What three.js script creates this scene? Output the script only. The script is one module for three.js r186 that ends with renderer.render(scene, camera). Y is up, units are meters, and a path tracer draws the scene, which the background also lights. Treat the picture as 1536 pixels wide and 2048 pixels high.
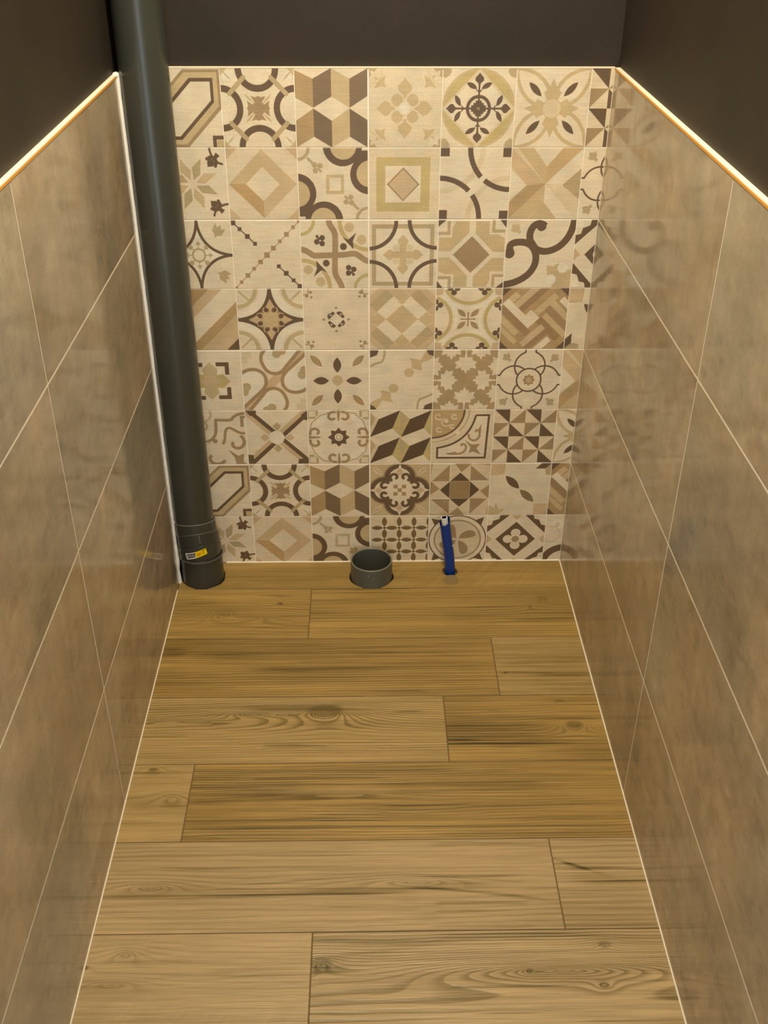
import * as THREE from 'three';
import { mergeGeometries } from 'three/addons/utils/BufferGeometryUtils.js';
import { RectAreaLightUniformsLib } from 'three/addons/lights/RectAreaLightUniformsLib.js';
import { Brush, Evaluator, SUBTRACTION } from 'three-bvh-csg';

// ---------------------------------------------------------------- camera, sky, lights, exposure
const scene = new THREE.Scene();
const camera = new THREE.PerspectiveCamera(51.83, 0.75, 0.05, 30);
camera.rotation.order = 'YXZ';
camera.position.set(-0.0072, 1.5791, 2.2389);
camera.rotation.set(-0.5673, -0.0191, 0.0041);
scene.add(camera);
scene.background = new THREE.Color().setRGB(2.7, 2.8, 2.95);      // daylight beyond the open doorway behind the camera
RectAreaLightUniformsLib.init();
const LAMP = { x: 0.0, y: 2.5, z: 0.8, color: new THREE.Color().setRGB(1, 0.84, 0.56), power: 256 };
const renderer = new THREE.WebGLRenderer({ antialias: true });
renderer.toneMapping = THREE.LinearToneMapping;
renderer.toneMappingExposure = 1.0;
renderer.shadowMap.enabled = true;

// ---------------------------------------------------------------- measures (metres)
const XL = -0.481, XR = 0.4934, T = 0.009, ZF = 2.72, CEIL = 2.5;   // tile faces, tile thickness, front wall, ceiling
const ROWY = [0, 0.2926, 0.5936, 0.8946, 1.1985];                   // tile courses
const PIPE = { x: -0.432, z: 0.062, r: 0.048 };
const DRAIN = { x: 0.0032, z: 0.066, r: 0.0525 };
const HOSE = { x: 0.2045, z: 0.044, r: 0.0128 };

// ---------------------------------------------------------------- helpers
function rng(seed) { let a = seed >>> 0; return () => { a = (a + 0x6D2B79F5) | 0; let t = Math.imul(a ^ (a >>> 15), 1 | a); t = (t + Math.imul(t ^ (t >>> 7), 61 | t)) ^ t; return ((t ^ (t >>> 14)) >>> 0) / 4294967296; }; }
function hash(x, y, s) { let h = Math.imul(x, 374761393) + Math.imul(y, 668265263) + Math.imul(s, 974634777); h = Math.imul(h ^ (h >>> 13), 1274126177); h ^= h >>> 16; return (h >>> 0) / 4294967296; }
function noise(x, y, s = 0) {
  const xi = Math.floor(x), yi = Math.floor(y); let fx = x - xi, fy = y - yi; fx = fx * fx * (3 - 2 * fx); fy = fy * fy * (3 - 2 * fy);
  const a = hash(xi, yi, s), b = hash(xi + 1, yi, s), c = hash(xi, yi + 1, s), d = hash(xi + 1, yi + 1, s);
  return a + (b - a) * fx + (c - a) * fy + (a - b - c + d) * fx * fy;
}
function fbm(x, y, s = 0, o = 4) { let v = 0, a = 0.5; for (let i = 0; i < o; i++) { v += a * noise(x, y, s + i * 7); x *= 2.03; y *= 2.03; a *= 0.5; } return v / (1 - Math.pow(0.5, o)); }
const clamp = (x, a = 0, b = 1) => Math.min(b, Math.max(a, x));
const sstep = (a, b, x) => { const t = clamp((x - a) / (b - a)); return t * t * (3 - 2 * t); };
function dataTex(w, h, fn, srgb, wrap = THREE.ClampToEdgeWrapping) {
  const d = new Uint8Array(w * h * 4), c = [0, 0, 0];
  for (let y = 0; y < h; y++) for (let x = 0; x < w; x++) { fn(x, y, c); const k = (y * w + x) * 4; d[k] = clamp(c[0], 0, 255); d[k + 1] = clamp(c[1], 0, 255); d[k + 2] = clamp(c[2], 0, 255); d[k + 3] = 255; }
  const t = new THREE.DataTexture(d, w, h, THREE.RGBAFormat); t.magFilter = t.minFilter = THREE.LinearFilter; t.wrapS = t.wrapT = wrap;
  if (srgb) t.colorSpace = THREE.SRGBColorSpace; t.needsUpdate = true; return t;
}
function mesh(name, geometry, material, parent) { const m = new THREE.Mesh(geometry, material); m.name = name; m.castShadow = m.receiveShadow = true; (parent || scene).add(m); return m; }
const taken = {};
function group(name, label, category, kind) {
  const g = new THREE.Group(); taken[name] = (taken[name] ?? -1) + 1; g.name = taken[name] ? name + '_' + String(taken[name]).padStart(3, '0') : name;
  g.userData = { label, category }; if (kind) g.userData.kind = kind; scene.add(g); return g;
}
function box(x0, x1, y0, y1, z0, z1) { const g = new THREE.BoxGeometry(x1 - x0, y1 - y0, z1 - z0); g.translate((x0 + x1) / 2, (y0 + y1) / 2, (z0 + z1) / 2); return g; }
// a tile: bevelled slab over [0,w] x [0,h], face at z = 0, body down to z = -t; uv = face position through uvOf(x, y)
function slab(w, h, t, b, uvOf) {
  const P = [], U = [], I = [];
  const ring = (i, z) => { for (const [x, y] of [[i, i], [w - i, i], [w - i, h - i], [i, h - i]]) { P.push(x, y, z); U.push(...uvOf(x, y)); } };
  const quad = (a, bb, c, d) => I.push(a, bb, c, a, c, d);
  const fresh = (i1, z1, i2, z2) => { const s = P.length / 3; ring(i1, z1); ring(i2, z2); for (let k = 0; k < 4; k++) { const n = (k + 1) % 4; quad(s + k, s + n, s + 4 + n, s + 4 + k); } };
  ring(b, 0); quad(0, 1, 2, 3);
  fresh(0, -b, b, 0); fresh(0, -t, 0, -b);
  const s = P.length / 3; ring(0, -t); quad(s + 3, s + 2, s + 1, s);
  const g = new THREE.BufferGeometry(); g.setAttribute('position', new THREE.Float32BufferAttribute(P, 3)); g.setAttribute('uv', new THREE.Float32BufferAttribute(U, 2)); g.setIndex(I);
  const n = g.toNonIndexed(); n.computeVertexNormals(); return n;
}
// ---------------------------------------------------------------- printed squares of the back wall
const K = { b: '#f4ead8', w: '#faf4e8', l: '#e9dcc2', t: '#d8c5a0', m: '#b29b7a', g: '#c8b795', p: '#dcc6a6', d: '#735f49', o: '#d2c28e' };
let g2;
const path = (pts, close = true) => { g2.beginPath(); pts.forEach(([x, y], i) => (i ? g2.lineTo(x, y) : g2.moveTo(x, y))); if (close) g2.closePath(); };
const poly = (c, ...pts) => { g2.fillStyle = c; path(pts); g2.fill(); };
const wire = (c, w, pts, close = false) => { g2.strokeStyle = c; g2.lineWidth = w; path(pts, close); g2.stroke(); };
const rect = (c, x0, y0, x1, y1) => poly(c, [x0, y0], [x1, y0], [x1, y1], [x0, y1]);
const circ = (c, x, y, r) => { g2.fillStyle = c; g2.beginPath(); g2.arc(x, y, r, 0, 7); g2.fill(); };
const arc = (c, w, x, y, r, a0 = 0, a1 = 360) => { g2.strokeStyle = c; g2.lineWidth = w; g2.beginPath(); g2.arc(x, y, r, a0 * Math.PI / 180, a1 * Math.PI / 180); g2.stroke(); };
const at = (x, y, deg, fn) => { g2.save(); g2.translate(x, y); g2.rotate(deg * Math.PI / 180); fn(); g2.restore(); };
const leaf = (c, x, y, L, w, deg) => at(x, y, deg, () => { g2.fillStyle = c; g2.beginPath(); g2.moveTo(-L / 2, 0); g2.quadraticCurveTo(0, -w, L / 2, 0); g2.quadraticCurveTo(0, w, -L / 2, 0); g2.fill(); });
const q4 = (fn, off = 0) => { for (let k = 0; k < 4; k++) at(0.5, 0.5, 90 * k + off, () => { g2.translate(-0.5, -0.5); fn(k); }); };
const bez = (c, w, s, ...cs) => { g2.strokeStyle = c; g2.lineWidth = w; g2.beginPath(); g2.moveTo(...s); for (const k of cs) g2.bezierCurveTo(...k); g2.stroke(); };
const spade = (c, s) => { g2.fillStyle = c; g2.beginPath(); g2.moveTo(0, -s); g2.bezierCurveTo(s * .15, -s * .6, s * .75, -s * .45, s * .55, 0); g2.bezierCurveTo(s * .45, s * .25, s * .15, s * .15, s * .12, s * .6); g2.lineTo(-s * .12, s * .6); g2.bezierCurveTo(-s * .15, s * .15, -s * .45, s * .25, -s * .55, 0); g2.bezierCurveTo(-s * .75, -s * .45, -s * .15, -s * .6, 0, -s); g2.fill(); };
const fleur = (c, x, y, s, deg) => at(x, y, deg, () => { at(0, -s * .35, 0, () => spade(c, s * .72)); leaf(c, s * .42, -s * .02, s * 1.0, s * .52, -62); leaf(c, -s * .42, -s * .02, s * 1.0, s * .52, 62); circ(c, s * .62, -s * .34, s * .2); circ(c, -s * .62, -s * .34, s * .2); poly(c, [-s * .14, 0], [s * .14, 0], [s * .3, s * .9], [-s * .3, s * .9]); });
const clover = (c, x, y, s, deg) => at(x, y, deg, () => { circ(c, 0, -s, s * .62); circ(c, s * .75, 0, s * .62); circ(c, -s * .75, 0, s * .62); poly(c, [-s * .15, 0], [s * .15, 0], [s * .35, s * 1.2], [-s * .35, s * 1.2]); });
const curl = (c, w, x, y, r, a0, a1) => { g2.strokeStyle = c; g2.lineWidth = w; g2.beginPath(); const n = 26; for (let i = 0; i <= n; i++) { const a = (a0 + (a1 - a0) * i / n) * Math.PI / 180, q = r * (1 - .72 * i / n); const X = x + Math.cos(a) * q, Y = y + Math.sin(a) * q; i ? g2.lineTo(X, Y) : g2.moveTo(X, Y); } g2.stroke(); };
const tulip = (c, x, y, s, deg) => at(x, y, deg, () => poly(c, [-s * .8, -s * .9], [-s * .3, -s * .5], [0, -s], [s * .3, -s * .5], [s * .8, -s * .9], [s * .75, s * .2], [s * .15, s * .6], [0, s * 1.1], [-s * .15, s * .6], [-s * .75, s * .2]));
const maple = (c, x, y, s, deg) => at(x, y, deg, () => { poly(c, [0, -s], [s * .2, -s * .62], [s * .42, -s * .7], [s * .4, -s * .42], [s * .98, -s * .52], [s * .84, -s * .1], [s * 1.05, s * .14], [s * .6, s * .3], [s * .62, s * .62], [s * .14, s * .56], [s * .06, s], [-s * .06, s], [-s * .14, s * .56], [-s * .62, s * .62], [-s * .6, s * .3], [-s * 1.05, s * .14], [-s * .84, -s * .1], [-s * .98, -s * .52], [-s * .4, -s * .42], [-s * .42, -s * .7], [-s * .2, -s * .62]); });
const star = (c, x, y, r0, r1, n) => { const p = []; for (let i = 0; i < 2 * n; i++) { const a = Math.PI * i / n - Math.PI / 2, r = i % 2 ? r1 : r0; p.push([x + Math.cos(a) * r, y + Math.sin(a) * r]); } poly(c, ...p); };
const PRINT = {
  hexband() {
    poly(K.m, [.5, .015], [1, .015], [1, .5], [.5, 1], [0, 1], [0, .5]); poly(K.t, [.52, .05], [.96, .05], [.96, .47], [.48, .96], [.04, .96], [.04, .52]);
    poly(K.d, [.58, .12], [.9, .12], [.9, .42], [.42, .9], [.1, .9], [.1, .6]); poly(K.b, [.6, .165], [.86, .165], [.86, .4], [.4, .855], [.14, .855], [.14, .62]);
    wire(K.d, .05, [[1, .87], [.87, .87], [.87, 1]]); rect(K.t, .9, .9, 1, 1); rect(K.p, 0, 0, .09, .09);
  },
  crossrings() {
    q4(() => { arc(K.d, .085, .5, 0, .25); circ(K.b, .5, -.05, .2); });
    q4(() => { for (const a of [14, 30, 45, 60, 76]) leaf(a === 45 ? K.t : K.w, .02 + .1 * Math.cos(a * Math.PI / 180), .02 + .1 * Math.sin(a * Math.PI / 180), .17, .022, a); poly(K.t, [0, 0], [.1, 0], [0, .1]); });
    q4(() => at(.215, .215, -45, () => { g2.lineCap = 'round'; wire(K.g, .062, [[-.14, 0], [.14, 0]]); g2.lineCap = 'butt'; }));
    q4(() => { poly(K.m, [.5, .5], [.4, .345], [.46, .36], [.5, .345], [.54, .36], [.6, .345]); leaf(K.t, .38, .38, .17, .03, 45); });
    rect(K.m, .43, .43, .57, .57);
  },
  cubes() {
    const X = [0, .25, .5, .75, 1], R = [[[.02, .13, 0, .13, 0], [.36, .49, .35, .49, .34]], [[.66, .5, .655, .5, .65], [1, .86, 1, .86, 1]]];
    R.forEach(([t, b], r) => { for (let k = 0; k < 4; k++) poly(k % 2 ? (r ? '#85725a' : '#8f7b62') : (k ? K.t : '#bfa67e'), [X[k], t[k]], [X[k + 1], t[k + 1]], [X[k + 1], b[k + 1]], [X[k], b[k]]); });
  },
  crossflower() {
    g2.fillStyle = K.l; g2.globalAlpha = .5; g2.fillRect(0, 0, 1, 1); g2.globalAlpha = 1;
    q4(() => { at(.5, .27, 0, () => spade(K.t, .16)); circ(K.t, .605, .395, .078); });
    q4(() => { poly(K.t, [.08, .1], [.15, .13], [.24, .09], [.22, .17], [.25, .24], [.17, .22], [.09, .25], [.12, .17]); poly(K.g, [0, 0], [.13, 0], [.09, .045], [.03, .03], [.045, .09], [0, .13]); arc(K.l, .03, 0, 0, .2, 0, 90); });
    circ(K.b, .5, .5, .085); circ(K.w, .5, .5, .06);
  },
  darkcross() {
    circ(K.t, .5, .5, .5); circ(K.o, .5, .5, .47); poly(K.b, [.5, 0], [1, .5], [.5, 1], [0, .5]); wire(K.l, .03, [[.5, .02], [.98, .5], [.5, .98], [.02, .5]], true);
    q4(() => { poly(K.g, [0, 0], [.12, 0], [.06, .06], [0, .12]); arc(K.g, .05, 0, 0, .1, 10, 80); });
    arc(K.d, .042, .5, .5, .15); q4(() => { at(.5, .15, 0, () => spade(K.d, .1)); rect(K.d, .488, .17, .512, .48); leaf(K.d, .6, .215, .16, .065, -28); leaf(K.d, .4, .215, .16, .065, 28); poly(K.d, [.5, .31], [.56, .25], [.5, .28], [.44, .25]); });
    rect(K.d, .43, .43, .57, .57); rect(K.d, .46, .4, .54, .6); rect(K.d, .4, .46, .6, .54); circ(K.m, .5, .5, .02);
  },
  petals() {
    q4(() => { leaf(K.t, .25, .25, .76, .36, 45); leaf(K.b, .25, .25, .64, .26, 45); leaf(K.d, .26, .26, .25, .085, 45); });
    q4(() => { poly(K.t, [.5, .12], [.55, .24], [.62, .3], [.56, .42], [.44, .42], [.38, .3], [.45, .24]); }); circ(K.t, .5, .5, .13); circ(K.l, .5, .5, .12);
  },
  triangles() {
    g2.fillStyle = K.l; g2.globalAlpha = .5; g2.fillRect(0, 0, 1, 1); g2.globalAlpha = 1;
    for (let i = 0; i < 4; i++) for (let j = 0; j < 4; j++) {
      const x = j / 4, y = i / 4, X = x + .25, Y = y + .25, dark = (i + j) % 2 === 0 ? i % 2 === 0 : i % 2 === 1;
      if (i % 2 === 0) j % 2 ? poly(K.m, [X, y], [X, Y], [x, Y]) : poly(K.d, [x, y], [X, y], [X, Y]);
      else j % 2 ? poly(K.d, [x, y], [X, Y], [x, Y]) : poly(K.m, [x, y], [X, y], [x, Y]);
    }
  },
  star8() {
    for (let k = 0; k < 8; k++) at(.5, .5, 22.5 + 45 * k, () => poly([K.g, K.t, K.g, K.p][k % 4], [.06, 0], [.22, -.075], [.38, -.0], [.17, .065]));
    q4(() => { fleur(K.d, .82, .17, .12, 222); arc(K.d, .03, 1.02, 0, .24, 145, 180); arc(K.d, .03, 1, -.02, .25, 100, 128); });
  },
  diamonds() {
    g2.fillStyle = K.l; g2.globalAlpha = .45; g2.fillRect(0, 0, 1, 1); g2.globalAlpha = 1;
    q4(() => poly(K.p, [0, 0], [.17, 0], [0, .17]));
    poly(K.t, [.5, .02], [.5, .98], [.02, .5]); poly(K.p, [.5, .02], [.98, .5], [.5, .98]); poly('#cdb083', [.02, .5], [.26, .5], [.5, .74], [.5, .98]); poly(K.b, [.5, .26], [.74, .5], [.5, .74], [.26, .5]);
  },
  lobes() {
    for (const r of [0, 180]) at(.5, .5, r, () => {
      g2.translate(-.5, -.5); circ(K.d, .64, -.02, .275); circ(K.d, 1.02, .37, .275); circ(K.t, .65, -.02, .185); circ(K.t, 1.02, .36, .185); poly(K.d, [.86, .04], [1, .04], [1, .14], [.86, .16]);
      arc(K.g, .045, 0, 0, .16, 0, 90); clover(K.g, .285, .28, .062, -45); wire(K.g, .04, [[.14, .14], [.24, .24]]);
    });
    rect(K.t, .4, .37, .655, .64); rect(K.b, .445, .415, .61, .595);
  },
  frame() { g2.fillStyle = K.l; g2.globalAlpha = .6; g2.fillRect(0, 0, 1, 1); g2.globalAlpha = 1; rect(K.o, .115, .13, .865, .89); rect(K.b, .24, .25, .735, .76); poly(K.m, [.49, .27], [.72, .505], [.49, .745], [.26, .505]); poly(K.p, [.49, .3], [.69, .505], [.49, .72], [.29, .505]); },
  weave() {
    arc(K.l, .075, 0, 0, .6, 0, 90); arc(K.l, .075, 1, 1, .58, 180, 270); arc(K.d, .072, 1, 0, .58, 136, 180); arc(K.d, .072, 1, 0, .58, 90, 129); arc(K.d, .072, 0, 1, .58, -90, -44); arc(K.d, .072, 0, 1, .58, -36, 0);
    q4(() => rect(K.d, 0, 0, .13, .12));
  },
  parquet() {
    rect(K.l, 0, 0, 1, 1); poly(K.b, [.3, 0], [.72, 0], [.5, .26]); poly(K.g, [1, .28], [1, .72], [.74, .52]); poly(K.b, [0, .3], [.24, .52], [0, .72]); poly(K.t, [.3, 1], [.5, .76], [.7, 1]);
    poly(K.p, [0, 0], [.5, .5], [.24, .52], [0, .26]); poly(K.t, [.08, 0], [.3, 0], [.5, .26], [.5, .5]); poly('#d6bd92', [.72, 0], [1, 0], [.5, .5], [.5, .27]); poly(K.b, [1, .02], [1, .28], [.74, .52], [.5, .5]);
    poly(K.t, [.5, .5], [.5, .76], [.28, 1], [0, 1]); poly('#c6ad86', [.24, .52], [.5, .5], [0, 1], [0, .76]); poly(K.l, [.5, .5], [.74, .52], [1, .78], [1, 1]); poly(K.b, [.5, .5], [.5, .76], [.7, 1], [.96, 1]);
  },
  rings() {
    for (const [x, y] of [[.5, .265], [.735, .5], [.5, .735], [.265, .5]]) arc(K.d, .024, x, y, .235); 
    q4(() => { rect(K.b, .42, -.02, .58, .06); wire(K.d, .024, [[.42, 0], [.42, .05]]); wire(K.d, .024, [[.58, 0], [.58, .05]]); fleur(K.g, .14, .13, .085, -45); });
    circ(K.b, .5, .5, .2); arc(K.d, .024, .5, .5, .19); star(K.m, .5, .5, .1, .075, 8); circ(K.g, .5, .5, .045);
  },
  astroid() {
    g2.beginPath(); g2.moveTo(.5, 0); g2.quadraticCurveTo(.54, .46, 1, .5); g2.quadraticCurveTo(.54, .54, .5, 1); g2.quadraticCurveTo(.46, .54, 0, .5); g2.quadraticCurveTo(.46, .46, .5, 0); g2.fillStyle = K.w;
    g2.beginPath(); g2.moveTo(.5, 0); g2.bezierCurveTo(.52, .3, .7, .48, 1, .5); g2.bezierCurveTo(.7, .52, .52, .7, .5, 1); g2.bezierCurveTo(.48, .7, .3, .52, 0, .5); g2.bezierCurveTo(.3, .48, .48, .3, .5, 0); g2.fill(); g2.strokeStyle = K.d; g2.lineWidth = .04; g2.stroke();
    for (let k = 0; k < 8; k++) at(.5, .5, 45 * k, () => { rect(K.g, .1, -.008, .17, .008); if (k % 2) circ(K.g, .16, 0, .035); else poly(K.g, [.15, -.04], [.21, 0], [.15, .04]); }); arc(K.g, .03, .5, .5, .09); circ(K.b, .5, .5, .06);
    q4(() => tulip(K.g, .8, .16, .105, 30));
  },
  chains() {
    const sq = (c, x, y, s) => at(x, y, 0, () => rect(c, -s, -s, s, s));
    wire(K.g, .016, [[1, 0], [0, 1]]); for (let i = 0; i <= 10; i++) sq(K.m, 1 - i * .1, i * .1, i % 5 ? (i % 2 ? .026 : .034) : .04);
    for (const s of [0, 1]) { const f = (v) => (s ? 1 - v : v); wire(K.d, .016, [[f(0), f(0)], [f(.33), f(.33)]]); for (let i = 0; i < 4; i++) sq(K.d, f(.02 + i * .105), f(.02 + i * .105), i ? (i === 2 ? .035 : .028) : .05); }
  },
  cloverwave() {
    bez(K.m, .085, [.42, 0], [.43, .1, .5, .12, .51, .22], [.52, .35, .49, .65, .5, .75], [.51, .85, .59, .9, .6, 1]); bez(K.m, .085, [0, .42], [.12, .43, .14, .51, .22, .51], [.35, .5, .65, .51, .75, .48], [.86, .47, .9, .58, 1, .59]);
    arc(K.o, .06, 1, 0, .42, 90, 180); arc(K.o, .06, 0, 1, .42, -90, 0); arc(K.o, .05, 0, 0, .2, 0, 90); arc(K.o, .05, 1, 1, .2, 180, 270);
    circ(K.t, .72, .1, .07); circ(K.t, .9, .28, .07); circ(K.t, .1, .72, .07); circ(K.t, .28, .9, .07);
    clover(K.d, .28, .28, .065, 145); clover(K.d, .74, .74, .065, -35); for (const r of [0, 180]) at(.5, .5, r, () => { g2.translate(-.5, -.5); circ(K.d, .63, .38, .05); poly(K.d, [.62, .24], [.7, .28], [.82, .18], [.77, .3], [.78, .42], [.7, .33]); });
  },
  arcframe() { g2.fillStyle = K.w; g2.globalAlpha = .4; g2.fillRect(0, 0, 1, 1); g2.globalAlpha = 1; wire(K.g, .06, [[.08, .09], [.92, .09], [.92, .93], [.08, .93]], true); q4(() => { circ(K.b, 0, 0, .37); }); wire(K.g, .06, [[.08, .09], [.92, .09], [.92, .93], [.08, .93]], true); q4(() => { arc(K.d, .055, 0, .01, .4, 0, 90); at(.5, .33, 0, () => spade(K.t, .13)); circ(K.l, .4, .4, .05); }); rect(K.t, .45, .3, .55, .7); rect(K.t, .3, .45, .7, .55); },
  octagon() {
    rect(K.b, 0, 0, 1, 1); q4(() => { poly(K.t, [.46, .02], [.46, .2], [.2, .45], [.02, .45], [.02, .25], [.1, .25], [.21, .25], [.21, .12], [.26, .02]); wire(K.g, .045, [[0, .19], [.16, .19], [.16, .02]]); poly(K.d, [0, 0], [.12, 0], [0, .1]); });
    poly(K.b, [.5, .14], [.86, .5], [.5, .86], [.14, .5]); poly(K.m, [.5, .23], [.77, .5], [.5, .77], [.23, .5]);
  },
  scroll() {
    bez(K.d, .1, [.55, .09], [.48, .02, .36, .05, .34, .2], [.33, .42, .52, .47, .62, .45], [.8, .42, .96, .25, .97, -.03]); circ(K.d, .5, .09, .07);
    bez(K.d, .1, [.08, .46], [.02, .35, .1, .31, .25, .32], [.42, .34, .47, .5, .45, .62], [.42, .78, .25, .93, -.03, .95]); circ(K.d, .06, .48, .075); poly(K.d, [.3, .28], [.4, .28], [.5, .42], [.5, .55], [.38, .4]);
    poly(K.t, [.62, .66], [.72, .68], [.8, .62], [.8, .74], [1, .72], [1, 1], [.72, 1], [.74, .82], [.64, .8]); circ(K.w, .86, .7, .075); circ(K.w, .7, .87, .075); fleur(K.t, .14, .13, .09, -45);
  },
  darkdiamond() {
    q4(() => { poly(K.d, [0, .36], [0, .22], [.08, .2], [.1, .12], [.2, .08], [.22, 0], [.38, 0]); circ(K.w, .06, .06, .05); poly(K.t, [0, .5], [0, .4], [.1, .5], [0, .6]); });
    poly(K.d, [.5, .14], [.84, .5], [.5, .86], [.16, .5]); q4(() => circ(K.b, .5, .37, .085)); circ(K.b, .5, .5, .1); circ(K.m, .5, .5, .065);
  },
  stripes() { const c = [K.m, K.m, '#bda37a', K.p, K.b, K.b, '#c4aa80', K.t, K.p, K.d]; at(0, 0, 0, () => { c.forEach((k, i) => { const a = i * .2, b = a + .2; poly(k, [a, 0], [b, 0], [0, b], [0, a]); }); }); },
  ornate() {
    q4(() => { arc(K.w, .13, 0, 0, .42, 0, 90); arc('#d3c39f', .065, 0, 0, .29, 0, 90); at(0, 0, 45, () => rect('#d3c39f', .05, -.015, .28, .015)); });
    g2.beginPath(); g2.moveTo(.5, 0); g2.bezierCurveTo(.53, .3, .7, .47, 1, .5); g2.bezierCurveTo(.7, .53, .53, .7, .5, 1); g2.bezierCurveTo(.47, .7, .3, .53, 0, .5); g2.bezierCurveTo(.3, .47, .47, .3, .5, 0); g2.fillStyle = K.m; g2.fill(); g2.strokeStyle = K.d; g2.lineWidth = .05; g2.stroke();
    q4(() => { poly(K.p, [.5, .17], [.57, .29], [.5, .36], [.43, .29]); circ(K.d, .56, .34, .035); circ(K.d, .44, .34, .035); arc(K.p, .014, .56, .34, .05, -60, 120); arc(K.p, .014, .44, .34, .05, 60, 240); rect(K.d, .49, .17, .51, .02); }); star(K.t, .5, .5, .16, .11, 8);
  },
  rosette() {
    g2.fillStyle = K.l; g2.globalAlpha = .25; g2.fillRect(0, 0, 1, 1); g2.globalAlpha = 1;
    q4(() => { curl(K.d, .016, .56, .42, .055, 200, 480); circ(K.d, .545, .4, .026); circ(K.d, .6, .45, .026); circ(K.m, .5, .31, .02); for (const [x, y, r] of [[.06, .12, .028], [.12, .06, .024], [.13, .14, .02]]) circ(K.m, x, y, r); wire(K.m, .016, [[0, .1], [.08, .09], [.09, 0]]); });
  },
  checker() {
    rect(K.b, 0, 0, 1, 1); rect(K.p, 0, 0, 1, 1); poly(K.b, [.5, 0], [1, .5], [.5, 1], [0, .5]); q4(() => poly(K.l, [0, 0], [.14, 0], [0, .14]));
    q4(() => { poly(K.g, [.26, .02], [.36, .12], [.12, .38], [.01, .26]); poly(K.t, [.5, 0], [.62, .13], [.5, .26], [.38, .13]); }); poly(K.t, [.5, .26], [.74, .5], [.5, .74], [.26, .5]); q4(() => poly(K.b, [.36, .14], [.49, .27], [.27, .49], [.14, .36]));
  },
  lens() {
    q4(() => { arc(K.o, .055, .5, -.14, .38, 25, 155); arc(K.w, .03, .5, -.1, .42, 25, 155); clover(K.d, .27, .0, .07, 180); clover(K.d, .73, .0, .07, 180); poly(K.p, [0, 0], [.12, 0], [.1, .1], [0, .12]); });
    q4(() => { leaf(K.m, .6, .4, .18, .08, -45); rect(K.m, .49, .4, .51, .5); circ(K.m, .5, .4, .016); });
  },
  labyrinth() {
    rect('#bfa680', 0, 0, 1, 1);
    at(.5, .5, 45, () => {
      const B = (c, x0, y0, x1, y1) => rect(c, x0, y0, x1, y1), u = .105;
      B(K.p, -5 * u, -u, -4 * u, 3 * u); B('#b59a72', -7 * u, -6 * u, -5 * u, 6 * u);
      B('#b39a78', -.36, -.7, .7, -.58); B(K.p, -.4, -.62, -.3, .16); B('#ab9272', -.3, -.62, -.2, .1); B('#c4a981', -.2, -.6, -.1, .05);
      B(K.t, -.1, -.5, 0, .0); B(K.b, -.52, .05, -.02, .17); B(K.b, -.14, -.07, .05, .17); B(K.t, .0, -.42, .5, -.32); B('#b39a78', .0, -.32, .5, -.2); B(K.t, .06, -.2, .55, -.11); B('#a98f6a', .05, -.1, .5, .02);
      B('#ab9272', -.5, .17, .12, .28); B(K.t, -.45, .3, .0, .4); B(K.p, .14, -.02, .24, .42); B('#ab9272', .24, -.02, .33, .42); B(K.b, .36, .05, .46, .35); B(K.b, .05, -.56, .4, -.46); B(K.t, -.3, .42, .1, .5);
    });
    q4((k) => poly(K.d, [0, 0], [.14, 0], [0, .14]));
  },
  leafpair() {
    g2.fillStyle = K.l; g2.globalAlpha = .3; g2.fillRect(0, 0, 1, 1); g2.globalAlpha = 1; rect(K.p, 0, 0, .23, .21); wire(K.g, .012, [[.23, 0], [.23, .12], [.14, .21], [0, .21]]); rect(K.p, .76, .78, 1, 1);
    poly(K.d, [.74, .1], [.84, 0], [1.02, 0], [.92, .1]); poly(K.g, [.9, .1], [1, 0], [1, .22], [.92, .22]); poly(K.t, [0, .8], [.1, .86], [.12, .74], [.17, .88], [.28, .88], [.16, 1], [0, 1]);
    leaf(K.d, .375, .36, .34, .13, 46); leaf('#8f8062', .63, .62, .34, .13, 44);
  },
  bracketflower() {
    q4(() => { wire(K.d, .065, [[.6, .22], [.77, .22], [.77, .39]]); leaf(K.w, .64, .34, .16, .09, -45); });
    for (let k = 0; k < 4; k++) at(.5, .5, 90 * k, () => poly(k % 2 ? K.t : K.o, [.08, -.1], [.2, -.12], [.31, 0], [.2, .12], [.08, .1])); star(K.p, .5, .5, .17, .1, 4);
  },
  lobeband() {
    poly(K.p, [0, .9], [.9, 0], [1, 0], [1, .1], [.1, 1], [0, 1]);
    for (const r of [0, 180]) at(.5, .5, r, () => { g2.translate(-.5, -.5);
      g2.beginPath(); g2.moveTo(.93, -.02); g2.lineTo(.68, .28); g2.bezierCurveTo(.6, .42, .42, .4, .36, .28); g2.bezierCurveTo(.28, .14, .3, .04, .42, -.05); g2.closePath(); g2.fillStyle = K.w; g2.fill(); g2.strokeStyle = K.m; g2.lineWidth = .055; g2.stroke();
      g2.beginPath(); g2.moveTo(-.04, .42); g2.bezierCurveTo(.06, .26, .3, .28, .36, .42); g2.bezierCurveTo(.4, .56, .34, .62, .28, .68); g2.lineTo(-.02, .96); g2.closePath(); g2.fillStyle = K.w; g2.fill(); g2.stroke();
      circ(K.g, .56, .05, .07); circ(K.g, .64, .0, .07); circ(K.g, .06, .6, .07); circ(K.g, .02, .68, .07); rect(K.l, .02, .02, .16, .2); rect(K.b, .1, .12, .22, .26); });
    poly(K.p, [.4, .5], [.5, .4], [.6, .5], [.5, .6]);
  },
  leafcross() { q4(() => { leaf(K.d, .5, .24, .25, .125, 90); leaf(K.m, .17, .17, .26, .1, 45); leaf('#bda57d', .17, .17, .2, .06, 45); }); circ(K.t, .5, .495, .085); },
  cornerfleur() {
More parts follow.
